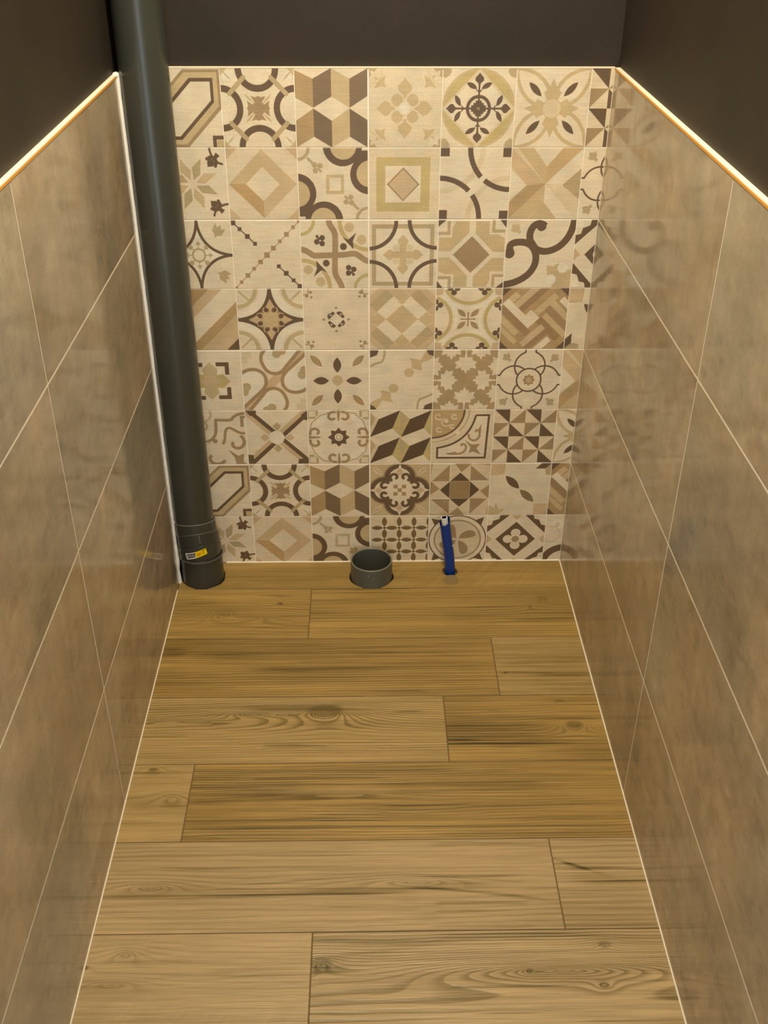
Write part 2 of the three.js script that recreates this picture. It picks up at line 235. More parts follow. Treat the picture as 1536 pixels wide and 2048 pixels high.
    for (const r of [0, 180]) at(.5, .5, r, () => { g2.translate(-.5, -.5);
      poly(K.d, [0, 0], [.15, 0], [.12, .08], [.07, .1], [0, .13]); bez(K.g, .035, [.24, 0], [.24, .12, .22, .2, .16, .2], [.1, .22, .05, .24, 0, .28]);
      poly(K.t, [1, 0], [.9, .0], [.84, .08], [.8, .16], [.62, .13], [.66, .2], [.66, .3], [.8, .34], [.84, .3], [.86, .2], [.96, .14], [1, .08]); circ(K.t, .62, .37, .075); circ(K.b, .88, .26, .075); });
    poly(K.d, [.0, 1], [0, .9], [.08, .94], [.12, 1]); poly(K.d, [1, 0], [.88, 0], [.92, .07], [1, .1]);
  },
  maples() { rect('#bda884', 0, 0, 1, 1); q4(() => { maple(K.b, .5, .22, .17, 180); maple(K.b, .0, .27, .16, 90); maple(K.b, .27, .0, .16, 180); rect(K.b, .488, 0, .512, .1); }); },
  scrollwork() {
    bez(K.m, .05, [.1, .8], [.2, .62, .3, .6, .4, .55], [.55, .45, .5, .3, .52, .17], [.6, .17, .72, .19, .78, .16], [.82, .08, .9, .06, 1, .05]); bez(K.m, .045, [.6, .62], [.68, .5, .62, .4, .7, .32], [.8, .3, .82, .42, .98, .42]);
    curl(K.p, .04, .3, .08, .16, -40, 300); curl(K.g, .04, .3, .3, .13, 160, 480); curl(K.m, .055, .82, .6, .16, -60, 200); curl(K.m, .055, .45, .86, .18, 20, 210); circ(K.m, .48, .56, .04); leaf(K.l, .3, .62, .32, .06, -10); poly(K.m, [.68, .72], [.84, .84], [.94, .8], [.92, .95], [.98, 1], [.8, 1], [.78, .88]); rect(K.d, 0, 0, .03, .12); wire(K.m, .05, [[1, .12], [.94, .12], [.94, .3]]);
  },
  xbars() {
    at(0, 0, 0, () => {
      for (const [a, b, s] of [[[0, 0], [1, 1], 1], [[1, 0], [0, 1], -1]]) { wire(K.p, .13, [a, b]); g2.save(); g2.translate(.028, -.028 * s); wire(K.d, .07, [a, b]); g2.restore(); } });
    q4(() => { poly(K.d, [0, 0], [.18, 0], [.17, .09], [.08, .1]); poly(K.b, [.4, .28], [.5, .2], [.6, .28], [.5, .4]); }); q4((k) => poly(k % 2 ? K.p : K.g, [.5, .22], [.57, .29], [.5, .38], [.43, .29])); circ(K.w, .49, .5, .125);
  },
  curls() {
    g2.fillStyle = K.w; g2.globalAlpha = .3; g2.fillRect(0, 0, 1, 1); g2.globalAlpha = 1; q4(() => { rect(K.g, 0, 0, .17, .16); rect(K.b, .02, .02, .13, .12); poly(K.w, [.15, .1], [.3, .04], [.3, .2], [.12, .3], [.06, .25]); wire(K.g, .02, [[.03, .4], [.06, .24], [.2, .1], [.4, .03]]); curl(K.m, .045, .41, .125, .1, -60, -330); curl(K.m, .045, .59, .125, .1, 240, 510); poly(K.m, [.47, 0], [.53, 0], [.51, .2], [.49, .2]); });
    star(K.d, .5, .5, .18, .125, 8); circ(K.w, .5, .5, .07); arc(K.g, .015, .5, .5, .04);
  },
  rhombs() { rect(K.l, 0, 0, 1, 1); for (const y of [0, .5]) for (const x of [0, .5]) { poly(K.o, [x + .37, y + .34], [x + .5, y + .01], [x + .66, y + .17], [x + .51, y + .5]); poly(K.g, [x + .0, y + .02], [x + .1, y + .16], [x, y + .36]); poly(K.b, [x, y + .02], [x + .48, y + .01], [x + .15, y + .17]); poly('#66533e', [x + .01, y + .5], [x + .15, y + .17], [x + .49, y + .01], [x + .37, y + .34]); poly(K.b, [x + .01, y + .5], [x + .37, y + .34], [x + .51, y + .5], [x + .3, y + .5]); } },
  quarterframe() {
    g2.fillStyle = K.l; g2.globalAlpha = .6; g2.fillRect(0, 0, 1, 1); g2.globalAlpha = 1; circ('#c9b389', 0, 0, .51); for (const [x, y, r] of [[.22, .22, .09], [.1, .12, .07], [.36, .12, .06], [.12, .36, .06], [.33, .3, .05]]) curl(K.l, .03, x, y, r, 40, 360); circ(K.b, .23, .21, .035); arc(K.d, .03, 0, 0, .52, 0, 90); arc(K.g, .02, 0, 0, .6, 0, 90); poly(K.w, [.38, .42], [.43, .38], [.47, .43], [.42, .47]);
    g2.beginPath(); g2.moveTo(.705, .105); g2.lineTo(.915, .105); g2.lineTo(.885, .9); g2.lineTo(.1, .9); g2.lineTo(.1, .71); g2.bezierCurveTo(.42, .66, .64, .46, .705, .105); g2.fillStyle = K.b; g2.fill(); g2.strokeStyle = K.d; g2.lineWidth = .034; g2.stroke();
    bez(K.m, .035, [.6, .45], [.6, .62, .78, .6, .78, .46], [.79, .36, .7, .36, .72, .42]); bez(K.m, .035, [.26, .82], [.42, .84, .56, .84, .57, .7], [.57, .62, .46, .62, .5, .68]); poly(K.m, [.54, .56], [.66, .65], [.8, .64], [.74, .72], [.82, .84], [.68, .78], [.62, .82], [.64, .7]); poly(K.m, [.8, .26], [.74, .4], [.8, .42]); poly(K.m, [.25, .82], [.4, .78], [.46, .84]);
  },
  quatrefoil() {
    rect(K.t, 0, 0, 1, 1); q4(() => { leaf(K.l, .13, .13, .22, .09, 45); leaf(K.g, .13, .13, .2, .02, 45); });
    q4(() => { circ(K.m, .5, .255, .275); }); q4(() => circ(K.d, .5, .255, .25)); q4(() => circ(K.b, .5, .255, .175)); circ(K.b, .5, .5, .24); q4(() => { poly(K.b, [.5, 0], [.54, .1], [.46, .1]); curl(K.d, .05, .585, .25, .085, 60, -250); curl(K.d, .05, .415, .25, .085, 120, 430); poly(K.p, [.5, .08], [.56, .15], [.5, .22], [.44, .15]); });
    for (const [x, y] of [[.43, .43], [.57, .43], [.43, .57], [.57, .57], [.5, .5]]) rect(K.m, x - .035, y - .035, x + .035, y + .035);
  },
  squarestar() {
    rect(K.l, 0, 0, 1, 1); q4(() => { poly(K.b, [.34, 0], [.34, .32], [.02, .32]); poly(K.m, [.32, .02], [.32, .33], [.03, .33]); poly('#b59f78', [.4, 0], [.68, 0], [.52, .16]); poly('#6a5743', [.5, .17], [.66, .33], [.34, .33]); poly(K.g, [0, 0], [.04, 0], [0, .3]); }); rect('#a99270', .335, .335, .665, .665);
  },
  beads() { g2.fillStyle = K.l; g2.globalAlpha = .6; g2.fillRect(0, 0, 1, 1); g2.globalAlpha = 1; for (let i = 0; i < 4; i++) for (let j = 0; j < 4; j++) { const x = j / 4, y = i / 4; leaf('#86714f', x + .125, y + .25, .2, .085, 0); leaf('#86714f', x + .25, y + .125, .2, .085, 90); circ(K.d, x + .25, y + .25, .022); rect(K.w, x + .05, y + .05, x + .2, y + .06); } },
  roundel() {
    q4(() => { poly(K.d, [.04, .06], [.2, .1], [.1, .2]); }); circ(K.d, .5, .5, .5); circ(K.b, .5, .5, .48); circ(K.m, .5, .5, .41); circ(K.l, .5, .5, .385); q4(() => { at(.5, .5, -18, () => { g2.fillStyle = K.m; g2.beginPath(); g2.moveTo(.03, -.01); g2.bezierCurveTo(.1, -.16, .33, -.16, .33, -.02); g2.bezierCurveTo(.33, .06, .2, .04, .03, -.01); g2.fill(); }); });
  },
  darkring() { arc(K.d, .13, .36, 1.04, .36, 180, 360); circ(K.w, .2, .2, .1); circ(K.l, .2, .2, .05); circ(K.w, .52, .12, .08); arc(K.l, .04, .1, .4, .16); },
  leafpairturned() { g2.transform(0, 1, 1, 0, 0, 0); PRINT.leafpair(); },
};
const CELL = 292, ORDER = Object.keys(PRINT);
const printCanvas = document.createElement('canvas'); printCanvas.width = printCanvas.height = 2048;
{
  g2 = printCanvas.getContext('2d'); g2.fillStyle = K.b; g2.fillRect(0, 0, 2048, 2048);
  ORDER.forEach((n, i) => { g2.save(); g2.translate((i % 7) * CELL, Math.floor(i / 7) * CELL); g2.beginPath(); g2.rect(0, 0, CELL, CELL); g2.clip(); g2.scale(CELL, CELL); g2.fillStyle = K.b; g2.fillRect(0, 0, 1, 1); PRINT[n](); g2.restore(); });
  const im = g2.getImageData(0, 0, 2048, 2048), d = im.data;
  for (let y = 0; y < 2048; y++) for (let x = 0; x < 2048; x++) {      // print grain: fine wood-like lines and faint clouds
    const k = (y * 2048 + x) * 4, f = 1 + 0.06 * (noise(x / 60, y / 2.2, 3) - .5) + 0.06 * (noise(x / 50, y / 45, 5) - .5) + 0.07 * (noise(x / 2.5, y / 2.5, 9) - .5), w = 0.03 * (noise(x / 40, y / 30, 11) - .5);
    d[k] = clamp(d[k] * f * (1 + w), 0, 255); d[k + 1] = clamp(d[k + 1] * f, 0, 255); d[k + 2] = clamp(d[k + 2] * f * (1 - w), 0, 255);
  }
  g2.putImageData(im, 0, 0);
}
const printTex = new THREE.CanvasTexture(printCanvas); printTex.colorSpace = THREE.SRGBColorSpace; printTex.minFilter = THREE.LinearFilter;

// ---------------------------------------------------------------- materials
const M = {};
const std = (color, roughness, extra = {}) => new THREE.MeshPhysicalMaterial({ color, roughness, metalness: 0, ...extra });
M.print = std('#f0ece2', 0.42, { map: printTex });
M.tileBody = std('#8a744f', 0.8);
M.grout = std('#efe6d2', 0.85);
M.grout2 = std('#fbf5ea', 0.85);
M.floorGrout = std('#6d5a3a', 0.9);
M.ochre = std('#dfa03a', 0.55);
M.silicone = std('#fdfcf8', 0.35);
M.mortar = std('#8a7c66', 0.95);
M.pvc = std('#3e413c', 0.26);
M.pvcDark = std('#3b3d39', 0.32);
M.pvcLight = std('#77766a', 0.4);
M.blue = std('#02368c', 0.36); M.pvcStub = std('#5a5c56', 0.34);
M.white = std('#e9ecec', 0.4);
M.lampRim = std('#e8e6e0', 0.5);
M.ceiling = std('#d8d0c0', 0.9);
{ // concrete-look glazed wall tile, 1.7 m of it
  const S = 2048, PX = S / 1.7;
  const hgt = (x, y) => fbm(x * 3.2, y * 2.6, 20, 5);
  M.concreteTex = dataTex(S, S, (px, py, c) => {
    const x = px / PX, y = py / PX;
    const cloud = fbm(x * 1.7 + .8 * noise(x * 2, y * 3, 31), y * 2.6, 21, 5), mid = fbm(x * 9 + .6 * noise(x * 9, y * 14, 32), y * 11, 24, 4), sm = fbm(x * 30, y * 46, 26, 3), str = noise(x * 70, y * 16, 27), fine = noise(x * 260, y * 300, 29);
    const patch = sstep(.52, .7, fbm(x * 4 + .5 * noise(x * 12, y * 20, 40), y * 6, 41, 5)), fleck = sstep(.57, .70, fbm(x * 26, y * 44, 43, 3)) * sstep(.48, .62, fbm(x * 3, y * 5, 47, 3));
    let f = 1 + .36 * (cloud - .5) + .20 * (mid - .5) + .12 * (sm - .5) + .05 * (str - .5) + .06 * (fine - .5) - .07 * patch - .06 * fleck;
    const w = .10 * (fbm(x * 5, y * 4, 51, 3) - .5);
    c[0] = 172 * f * (1 + w); c[1] = 158 * f; c[2] = 135 * f * (1 - w);
  }, true, THREE.RepeatWrapping);
  M.concreteRough = dataTex(512, 512, (px, py, c) => { const x = px / 512 * 1.7, y = py / 512 * 1.7, v = .06 + .11 * fbm(x * 6, y * 5, 61, 4); c[0] = c[1] = c[2] = 255 * v; }, false, THREE.RepeatWrapping);
  M.concreteBump = dataTex(1024, 1024, (px, py, c) => { const x = px / 1024 * 1.7, y = py / 1024 * 1.7; c[0] = c[1] = c[2] = 255 * (.94 * fbm(x * 7, y * 6, 71, 2) + .06 * noise(x * 150, y * 60, 73)); }, false, THREE.RepeatWrapping);
  M.concrete = new THREE.MeshPhysicalMaterial({ map: M.concreteTex, roughness: 1, roughnessMap: M.concreteRough, bumpMap: M.concreteBump, bumpScale: 0.0003, ior: 1.5 });
}
{ // dark matt paint with faint roller marks
  const t = dataTex(512, 512, (x, y, c) => { const f = 1 + .3 * (fbm(x / 60, y / 60, 81, 4) - .5) + .14 * (noise(x / 2, y / 2, 83) - .5); c[0] = 43 * f; c[1] = 34 * f; c[2] = 23 * f; }, true, THREE.RepeatWrapping);
  t.repeat.set(1, 1); M.paint = new THREE.MeshPhysicalMaterial({ map: t, roughness: .62 });
}
// wood-look plank: contour lines of a warped field, knots as bumps in it
function plankMaterial(o) {
  const PXM = 1700, W = Math.round(o.len * PXM), H = Math.round(.2 * PXM), s = o.seed * 101, knots = o.knots || [], bands = o.bands || [];
  const hb = new Uint8Array(W * H * 4);
  const map = dataTex(W, H, (px, py, c) => {
    const u = px / PXM, v = .2 - py / PXM;                             // v runs from the back edge to the front edge
    let vv = v + o.warp * .02 * (fbm(u * 2.2, v * 14, s + 1, 3) - .5) + .002 * (noise(u * 14, v * 60, s + 2) - .5), h = vv * o.freq, core = 0, halo = 0;
    for (const [ku, kv, ru, rv, amp, dark = .5] of knots) { const dx = (u - ku) / ru, dy = (v - kv) / rv, q = dx * dx + dy * dy; if (q < 12) { const e = Math.exp(-q); h += amp * Math.exp(-Math.sqrt(q) * 1.25); core = Math.max(core, dark * sstep(.35, .7, Math.exp(-q * 2.4)) * (.75 + .5 * noise(u * 90, v * 200, s + 23))); halo = Math.max(halo, e); } }
    h += .35 * (noise(u * 5, v * 40, s + 3) - .5);
    const t = h - Math.floor(h), ln = sstep(.35, .86, t) * (1 - sstep(.9, 1, t));
    const str = clamp(.25 + 1.15 * (noise(u * 2.2 + 9, v * 32, s + 5) - .3) + .5 * halo);
    const fib = noise(u * 26, v * 620, s + 7), fib2 = noise(u * 7, v * 210, s + 8), cl = fbm(u * 3, v * 11, s + 9, 4), cl2 = fbm(u * 1.3 + 3, v * 26, s + 11, 3);
    const fine = sstep(.5, .78, noise(u * 3.1, v * 330, s + 21)); const crack = sstep(.76, .84, noise(u * 3.2, v * 130, s + 13)) * sstep(.5, .65, noise(u * 6, v * 20, s + 14));
    let dk = o.line * ln * str * .27 + .09 * o.line * (fine - .35) * (.4 + noise(u * 2, v * 18, s + 22)) + .1 * (fib - .5) + .13 * (fib2 - .5) * o.line + .26 * o.blot * (cl - .48) + .2 * o.blot * (cl2 - .5) + .34 * core + .2 * crack * o.line;
    for (const [bv, bw, bs, u0, u1, tilt = 0] of bands) { const e = (v - bv - tilt * (u - u0) + .012 * (noise(u * 6, bv * 50, s + 15) - .5)) / bw; dk += .46 * bs * Math.exp(-e * e) * sstep(u0 - .06, u0 + .03, u) * (1 - sstep(u1 - .05, u1 + .08, u)) * (.3 + .7 * fib2 + .75 * fine) * (.6 + .8 * noise(u * 7, v * 60, s + 16)); }
    if (o.scrape) { const a = u * .8 + v * .6, b = -u * .6 + v * .8; dk += o.scrape * (noise(a * 160, b * 14, s + 17) - .5) * sstep(.4, .6, noise(u * 5, v * 12, s + 18)); }
    const e = dk * .82, f = 1 - e, sat = 1 - .6 * clamp(e, 0, .8);
    c[0] = o.color[0] * f; c[1] = o.color[1] * f * (1 - .03 * e); c[2] = o.color[2] * f * sat;
    const k = (py * W + px) * 4, hv = clamp(.8 - .55 * ln * str * o.line + .25 * (fib - .5) - .5 * crack - .1 * core) * 255; hb[k] = hb[k + 1] = hb[k + 2] = hv; hb[k + 3] = 255;
  }, true);
  const bump = new THREE.DataTexture(hb, W, H, THREE.RGBAFormat); bump.magFilter = bump.minFilter = THREE.LinearFilter; bump.needsUpdate = true;
  return new THREE.MeshPhysicalMaterial({ map, bumpMap: bump, bumpScale: 0.0009, roughness: .44 });
}

// ---------------------------------------------------------------- room shell
const onLeft = (g, z1, y0) => g.applyMatrix4(new THREE.Matrix4().makeRotationY(Math.PI / 2)).translate(XL, y0, z1);
const onRight = (g, z0, y0) => g.applyMatrix4(new THREE.Matrix4().makeRotationY(-Math.PI / 2)).translate(XR, y0, z0);
const onFloor = (g, x0, z1) => g.applyMatrix4(new THREE.Matrix4().makeRotationX(-Math.PI / 2)).translate(x0, 0, z1);
const uvBox = (g, s = 1) => { const p = g.attributes.position, n = g.attributes.normal, u = g.attributes.uv; for (let i = 0; i < p.count; i++) { const ax = Math.abs(n.getX(i)), ay = Math.abs(n.getY(i)); u.setXY(i, (ax > .5 ? p.getZ(i) : p.getX(i)) * s, (ay > .5 ? p.getZ(i) : p.getY(i)) * s); } return g; };
const J = 0.0013;                                                     // half a grout joint

// side walls
function sideWall(name, side, cuts, label, seed) {
  const r = rng(seed), w = group(name, label, 'wall', 'structure'), left = side < 0, X = left ? XL : XR;
  const bx = (a, b, y0, y1, z0, z1) => (left ? box(X - b, X - a, y0, y1, z0, z1) : box(X + a, X + b, y0, y1, z0, z1));   // a, b = depth behind the tile face
  mesh('painted_plaster', uvBox(bx(T, .16, -.16, CEIL, -.16, ZF + .1)), M.paint, w);
  mesh('grout', bx(.0006, T, 0, ROWY[4] - .001, cuts[0] + .001, ZF), M.grout2, w);
  for (let i = 0; i < 4; i++) for (let k = 0; k + 1 < cuts.length; k++) {
    const JS = .0016, z0 = cuts[k] + (k ? JS : 0), z1 = cuts[k + 1] - (k + 2 < cuts.length ? JS : 0), y0 = ROWY[i] + (i ? JS : .0015), y1 = ROWY[i + 1] - (i < 3 ? JS : .003);
    const u0 = r() * .5, v0 = r() * .8, flip = r() < .5;
    const g = slab(z1 - z0, y1 - y0, T - .0008, .0007, (x, y) => [u0 + (flip ? .81 - x : x) / 1.7, v0 + y / 1.7]);
    mesh('tile', left ? onLeft(g, z1, y0) : onRight(g, z0, y0), M.concrete, w);
  }
  mesh('grout_ledge', bx(-.0004, T, ROWY[4] - .0004, ROWY[4] + .0012, cuts[0], ZF), M.grout, w);
  mesh('edge_strip', bx(-.0008, .003, ROWY[4] - .0042, ROWY[4] - .0004, cuts[0], ZF), M.ochre, w);
  return w;
}
sideWall('wall_left', -1, [0.085, 0.806, 1.606, 2.406, ZF], 'left wall of large brown stone-look tiles under dark brown paint', 5);
sideWall('wall_right', 1, [0.001, 0.796, 1.596, 2.396, ZF], 'right wall of large brown stone-look tiles meeting the patterned wall', 9);

// back wall
{
  const w = group('wall_back', 'back wall of beige patchwork patterned tiles under dark brown paint', 'wall', 'structure');
  mesh('painted_plaster', uvBox(box(XL - T, XR + T, -.16, CEIL, -.16, -T)), M.paint, w);
  mesh('grout', box(XL - T, XR, 0, ROWY[4] - .001, -T, -.0009), M.grout2, w);
  mesh('grout_ledge', box(XL - T, XR, ROWY[4] - .0008, ROWY[4] + .0012, -T, .0003), M.grout, w);
  const L = ['hexband crossrings cubes crossflower darkcross petals triangles', 'star8 diamonds lobes frame weave parquet rings', 'astroid chains cloverwave arcframe octagon scroll darkdiamond', 'stripes ornate rosette checker lens labyrinth leafpairturned',
    'bracketflower lobeband leafcross cornerfleur maples rings parquet', 'scrollwork xbars curls rhombs quarterframe triangles petals', 'hexband crossrings cubes quatrefoil squarestar leafpair labyrinth', 'star8 diamonds lobes beads roundel darkdiamond darkring'].map((s) => s.split(' '));
  const COL = [-.4425, -.2955, -.1475, -.0006, .1495, .298, .4475, .5975], half = [.0012, .1410, .4396, .7408, 1.0447];
  const names = new Set(ORDER);
  for (let i = 0; i < 4; i++) for (const side of [0, 1]) {
    const tx0 = side ? J + .0005 : XL - T + .001, tx1 = side ? XR - .0008 : -J + .0005, ty0 = ROWY[i] + (i ? J : .0015), ty1 = ROWY[i + 1] - (i < 3 ? J : .0008);
    const tile = mesh('tile', slab(tx1 - tx0, ty1 - ty0, T - .0026, .0004, () => [0, 0]).translate(tx0, ty0, -.0016), M.tileBody, w);
    const mid = half[i + 1];
    for (const up of [0, 1]) for (let k = side ? 3 : -1; k < (side ? 7 : 3); k++) {
      const row = L[7 - (2 * i + up)], n = k < 0 ? row[2] : row[k], id = ORDER.indexOf(n); if (!names.has(n)) throw new Error(n);
      const c0 = k < 0 ? -.59 : COL[k], c1 = k < 0 ? COL[0] : COL[k + 1], r0 = up ? mid : ty0 - (i ? 0 : .007), r1 = up ? ty1 : mid;
      const x0 = Math.max(c0 + .0008, tx0 + .0001), x1 = Math.min(c1 - .0008, tx1 - .0001), y0 = Math.max(r0 + (up ? .0008 : 0), ty0 + .0001), y1 = Math.min(r1 - (up ? 0 : .0008), ty1 - .0001);
      if (x1 - x0 < .01) continue;
      const uv = (x, y) => { const fx = clamp((x0 + x - c0) / (c1 - c0), .006, .994), fy = clamp((r1 - y0 - y) / (r1 - r0), .006, .994); return [((id % 7) + fx) * CELL / 2048, 1 - (Math.floor(id / 7) + fy) * CELL / 2048]; };
      mesh('tile_square', slab(x1 - x0, y1 - y0, .0016, .0005, uv).translate(x0, y0, 0), M.print, tile);
    }
  }
}
// ceiling and front wall with its doorway
{
  const c = group('ceiling', 'flat ceiling above the tiled room', 'ceiling', 'structure'); mesh('ceiling_slab', box(XL - .16, XR + .16, CEIL, CEIL + .12, -.16, ZF + .1), M.ceiling, c);
  const f = group('wall_front', 'dark painted front wall with the open doorway behind the viewer', 'wall', 'structure'), a = -.28, b = .455, h = 2.05;
  mesh('painted_plaster', uvBox(mergeGeometries([box(XL - .009, a, 0, CEIL, ZF, ZF + .1), box(b, XR + .009, 0, CEIL, ZF, ZF + .1), box(a, b, h, CEIL, ZF, ZF + .1)])), M.paint, f);
}

// floor: planks laid across the room
const floor = group('floor', 'floor of wood-look plank tiles with dark joints', 'floor', 'structure');
const ev = new Evaluator(); ev.useGroups = false; ev.attributes = ['position', 'normal', 'uv'];
function hole(x, z, r, seed, wob, y0 = -.5, y1 = .02) {               // a roughly cut round opening
  const sh = new THREE.Shape(), n = 44; for (let i = 0; i < n; i++) { const a = i / n * Math.PI * 2, q = r + wob * (noise(i / 3.1, seed, 91) - .35) * (i < n ? 1 : 1); i ? sh.lineTo(Math.cos(a) * q, Math.sin(a) * q) : sh.moveTo(Math.cos(a) * q, Math.sin(a) * q); }
  const g = new THREE.ExtrudeGeometry(sh, { depth: y1 - y0, bevelEnabled: false }); g.rotateX(-Math.PI / 2); g.translate(x, y0, z); return g;
}
const holes = [hole(-.4215, .062, .0535, 3, .004), hole(DRAIN.x, DRAIN.z, DRAIN.r + .0016, 7, .006), hole(HOSE.x - .0005, HOSE.z + .001, .0205, 11, .002)];
function carve(g, list) { let b = new Brush(g); b.updateMatrixWorld(); for (const h of list) { const c = new Brush(h); c.updateMatrixWorld(); b = ev.evaluate(b, c, SUBTRACTION); } return b.geometry; }
mesh('grout', carve(box(XL - T, XR + T, -.45, -.0016, -T, ZF + .1), [hole(DRAIN.x, DRAIN.z, DRAIN.r + .002, 7, .003), hole(HOSE.x, HOSE.z, .018, 11, .002), hole(-.4215, .062, .0525, 3, .002)]), M.floorGrout, floor);
const ROWZ = [0.0006, 0.1145, 0.311, 0.5105, 0.7065, 0.9035, 1.1, 1.3, 1.5, 1.7, 1.9, 2.1, 2.3, 2.5, ZF];
const C = { a: [158, 130, 74], b: [168, 142, 94], c: [154, 126, 72], d: [171, 147, 108] };
const rows = [ // [x0, x1, look]
  [[XL, XR, { color: C.a, freq: 130, line: .5, warp: .5, blot: .8, scrape: .09, bands: [[.13, .010, .16, .0, .9], [.155, .005, .2, .1, .6]] }]],
  [[XL, -.147, { color: C.a, freq: 95, line: 1.1, warp: .7, blot: .7, knots: [[.129, .101, .05, .026, 10, .2], [.19, .122, .09, .016, 4, .0], [.259, .067, .013, .013, 1.6, .9]], bands: [[.061, .006, .4, .04, .10], [.118, .008, .26, .16, .24], [.14, .004, .24, .0, .3]] }],
    [-.147, XR, { color: C.a, freq: 105, line: .8, warp: .8, blot: .9, knots: [[.572, .055, .026, .022, 4, .3], [.537, .085, .012, .01, 2, .3]], bands: [[.085, .003, .34, .18, .54, 0], [.13, .02, .30, .36, .66], [.165, .005, .24, .05, .6], [.06, .004, .2, .0, .3]] }]],
  [[XL, .282, { color: C.c, freq: 125, line: 1, warp: .7, blot: 1.1, bands: [[.07, .03, .22, .12, .7], [.11, .018, .28, .25, .75], [.05, .006, .3, .0, .5], [.15, .02, .2, .3, .74], [.095, .01, .26, .0, .3], [.03, .006, .22, .3, .7]] }],
    [.282, XR, { color: C.b, freq: 70, line: .5, warp: .8, blot: .8, scrape: .04, knots: [[.019, .129, .008, .006, 2, 1]], bands: [[.098, .010, .36, .04, .22, -.08], [.132, .005, .5, .01, .2], [.15, .03, .26, .09, .22], [.07, .004, .2, .0, .22]] }]],
  [[XL, .157, { color: C.b, freq: 135, line: 1.1, warp: .5, blot: .55, knots: [[.381, .052, .072, .036, 15, .62], [.225, .058, .075, .013, 8, .35], [.29, .06, .03, .01, 3, .1], [.10, .078, .12, .008, 3, .1]], bands: [[.0, .005, .24, .1, .6], [.07, .003, .3, .02, .14, -.1]] }],
    [.157, XR, { color: C.c, freq: 120, line: 1.05, warp: .8, blot: .9, knots: [[.273, .098, .034, .02, 9, .8], [.253, .026, .02, .007, 2.5, .6]], bands: [[.1, .022, .4, .0, .2], [.135, .018, .46, .0, .2], [.08, .005, .4, .0, .3], [.155, .007, .3, .02, .3], [.02, .004, .3, .0, .3]] }]],
  [[XL, -.359, { color: C.b, freq: 55, line: .55, warp: 1.6, blot: 1, knots: [[.04, .019, .018, .010, 3, .9], [.091, .095, .04, .026, 3, .1]], bands: [[.03, .006, .24, .0, .07], [.115, .005, .24, .06, .12]] }],
    [-.359, XR, { color: C.c, freq: 150, line: 1.2, warp: .9, blot: .9, knots: [[.30, .088, .26, .018, 4, .0]], bands: [[.065, .016, .34, .0, .2], [.145, .022, .36, .0, .26], [.10, .010, .36, .0, .3], [.075, .016, .28, .42, .7], [.03, .010, .2, .0, .5], [.175, .005, .3, .05, .8], [.12, .006, .26, .3, .8]] }]],
  [[XL, .330, { color: C.d, freq: 90, line: .65, warp: 1, blot: .7, knots: [[.083, .106, .05, .012, 5, .1], [.56, .1, .09, .012, 5, .05]], bands: [[.129, .004, .6, .0, .5, -.02], [.112, .005, .3, .08, .66], [.087, .0035, .5, .42, .74], [.112, .003, .6, .56, .72, .14], [.134, .003, .6, .72, .79, .16], [.06, .003, .22, .1, .4], [.15, .003, .24, .4, .75]] }],
    [.330, XR, { color: C.d, freq: 75, line: .75, warp: 1.2, blot: .8, bands: [[.05, .0035, .7, .0, .07, .45], [.075, .004, .5, .06, .18], [.094, .012, .5, .05, .2], [.105, .0035, .6, .03, .2], [.13, .003, .3, .0, .2], [.02, .003, .3, .02, .2]] }]],
  [[XL, -.105, { color: C.d, freq: 85, line: .55, warp: 1.1, blot: .6, scrape: .06, knots: [[.0, .064, .012, .008, 2, 1], [.063, .04, .03, .014, 4, .15], [.05, .095, .06, .012, 4, .05]], bands: [[.075, .004, .34, .0, .3], [.1, .012, .24, .0, .12], [.085, .003, .36, .2, .34], [.06, .004, .26, .05, .2]] }],
    [-.105, XR, { color: C.d, freq: 105, line: 1.2, warp: .5, blot: .55, knots: [[.42, .08, .32, .034, 15, .0], [.363, .08, .012, .008, 2.5, .9], [.497, .032, .022, .012, 3, .6], [.482, .108, .018, .009, 3, .6], [.015, .062, .035, .022, 5, .5]], bands: [[.014, .012, .34, .0, .5], [.05, .004, .24, .02, .2, -.12]] }]],
];
const looks = [];
for (let i = 0; i + 1 < ROWZ.length; i++) {
  const list = i < 7 ? rows[i] : [[XL, XL + .2 + .14 * ((i * 3) % 5)], [XL + .2 + .14 * ((i * 3) % 5), XR]];
  list.forEach(([x0, x1, look], k) => {
    let m; if (look) { m = plankMaterial({ seed: i * 3 + k + 1, len: (x1 - x0), ...look }); looks.push(m); } else m = looks[(i * 5 + k * 3) % looks.length];
    const a = x0 + (k ? .0009 : .0008), b = x1 - (k + 1 < list.length ? .0009 : .0008), z0 = ROWZ[i] + (i ? .0008 : 0), z1 = ROWZ[i + 1] - .0008, len = b - a, h = z1 - z0;
    let g = onFloor(slab(len, h, .0085, .0008, (x, y) => [x / len, (i ? y : y) / .2]), a, z1);
    if (i === 0) g = carve(g, holes); else if (i === 1) g = carve(g, k ? [holes[1]] : [holes[0]]);
    mesh('plank', g, m, floor);
  });
}
mesh('mortar_fill', new THREE.LatheGeometry([[.0145, -.03], [.0145, -.012], [.0185, -.010], [.0185, -.03]].map((p) => new THREE.Vector2(...p)), 32).translate(HOSE.x - .0005, 0, HOSE.z - .001), M.mortar, floor);
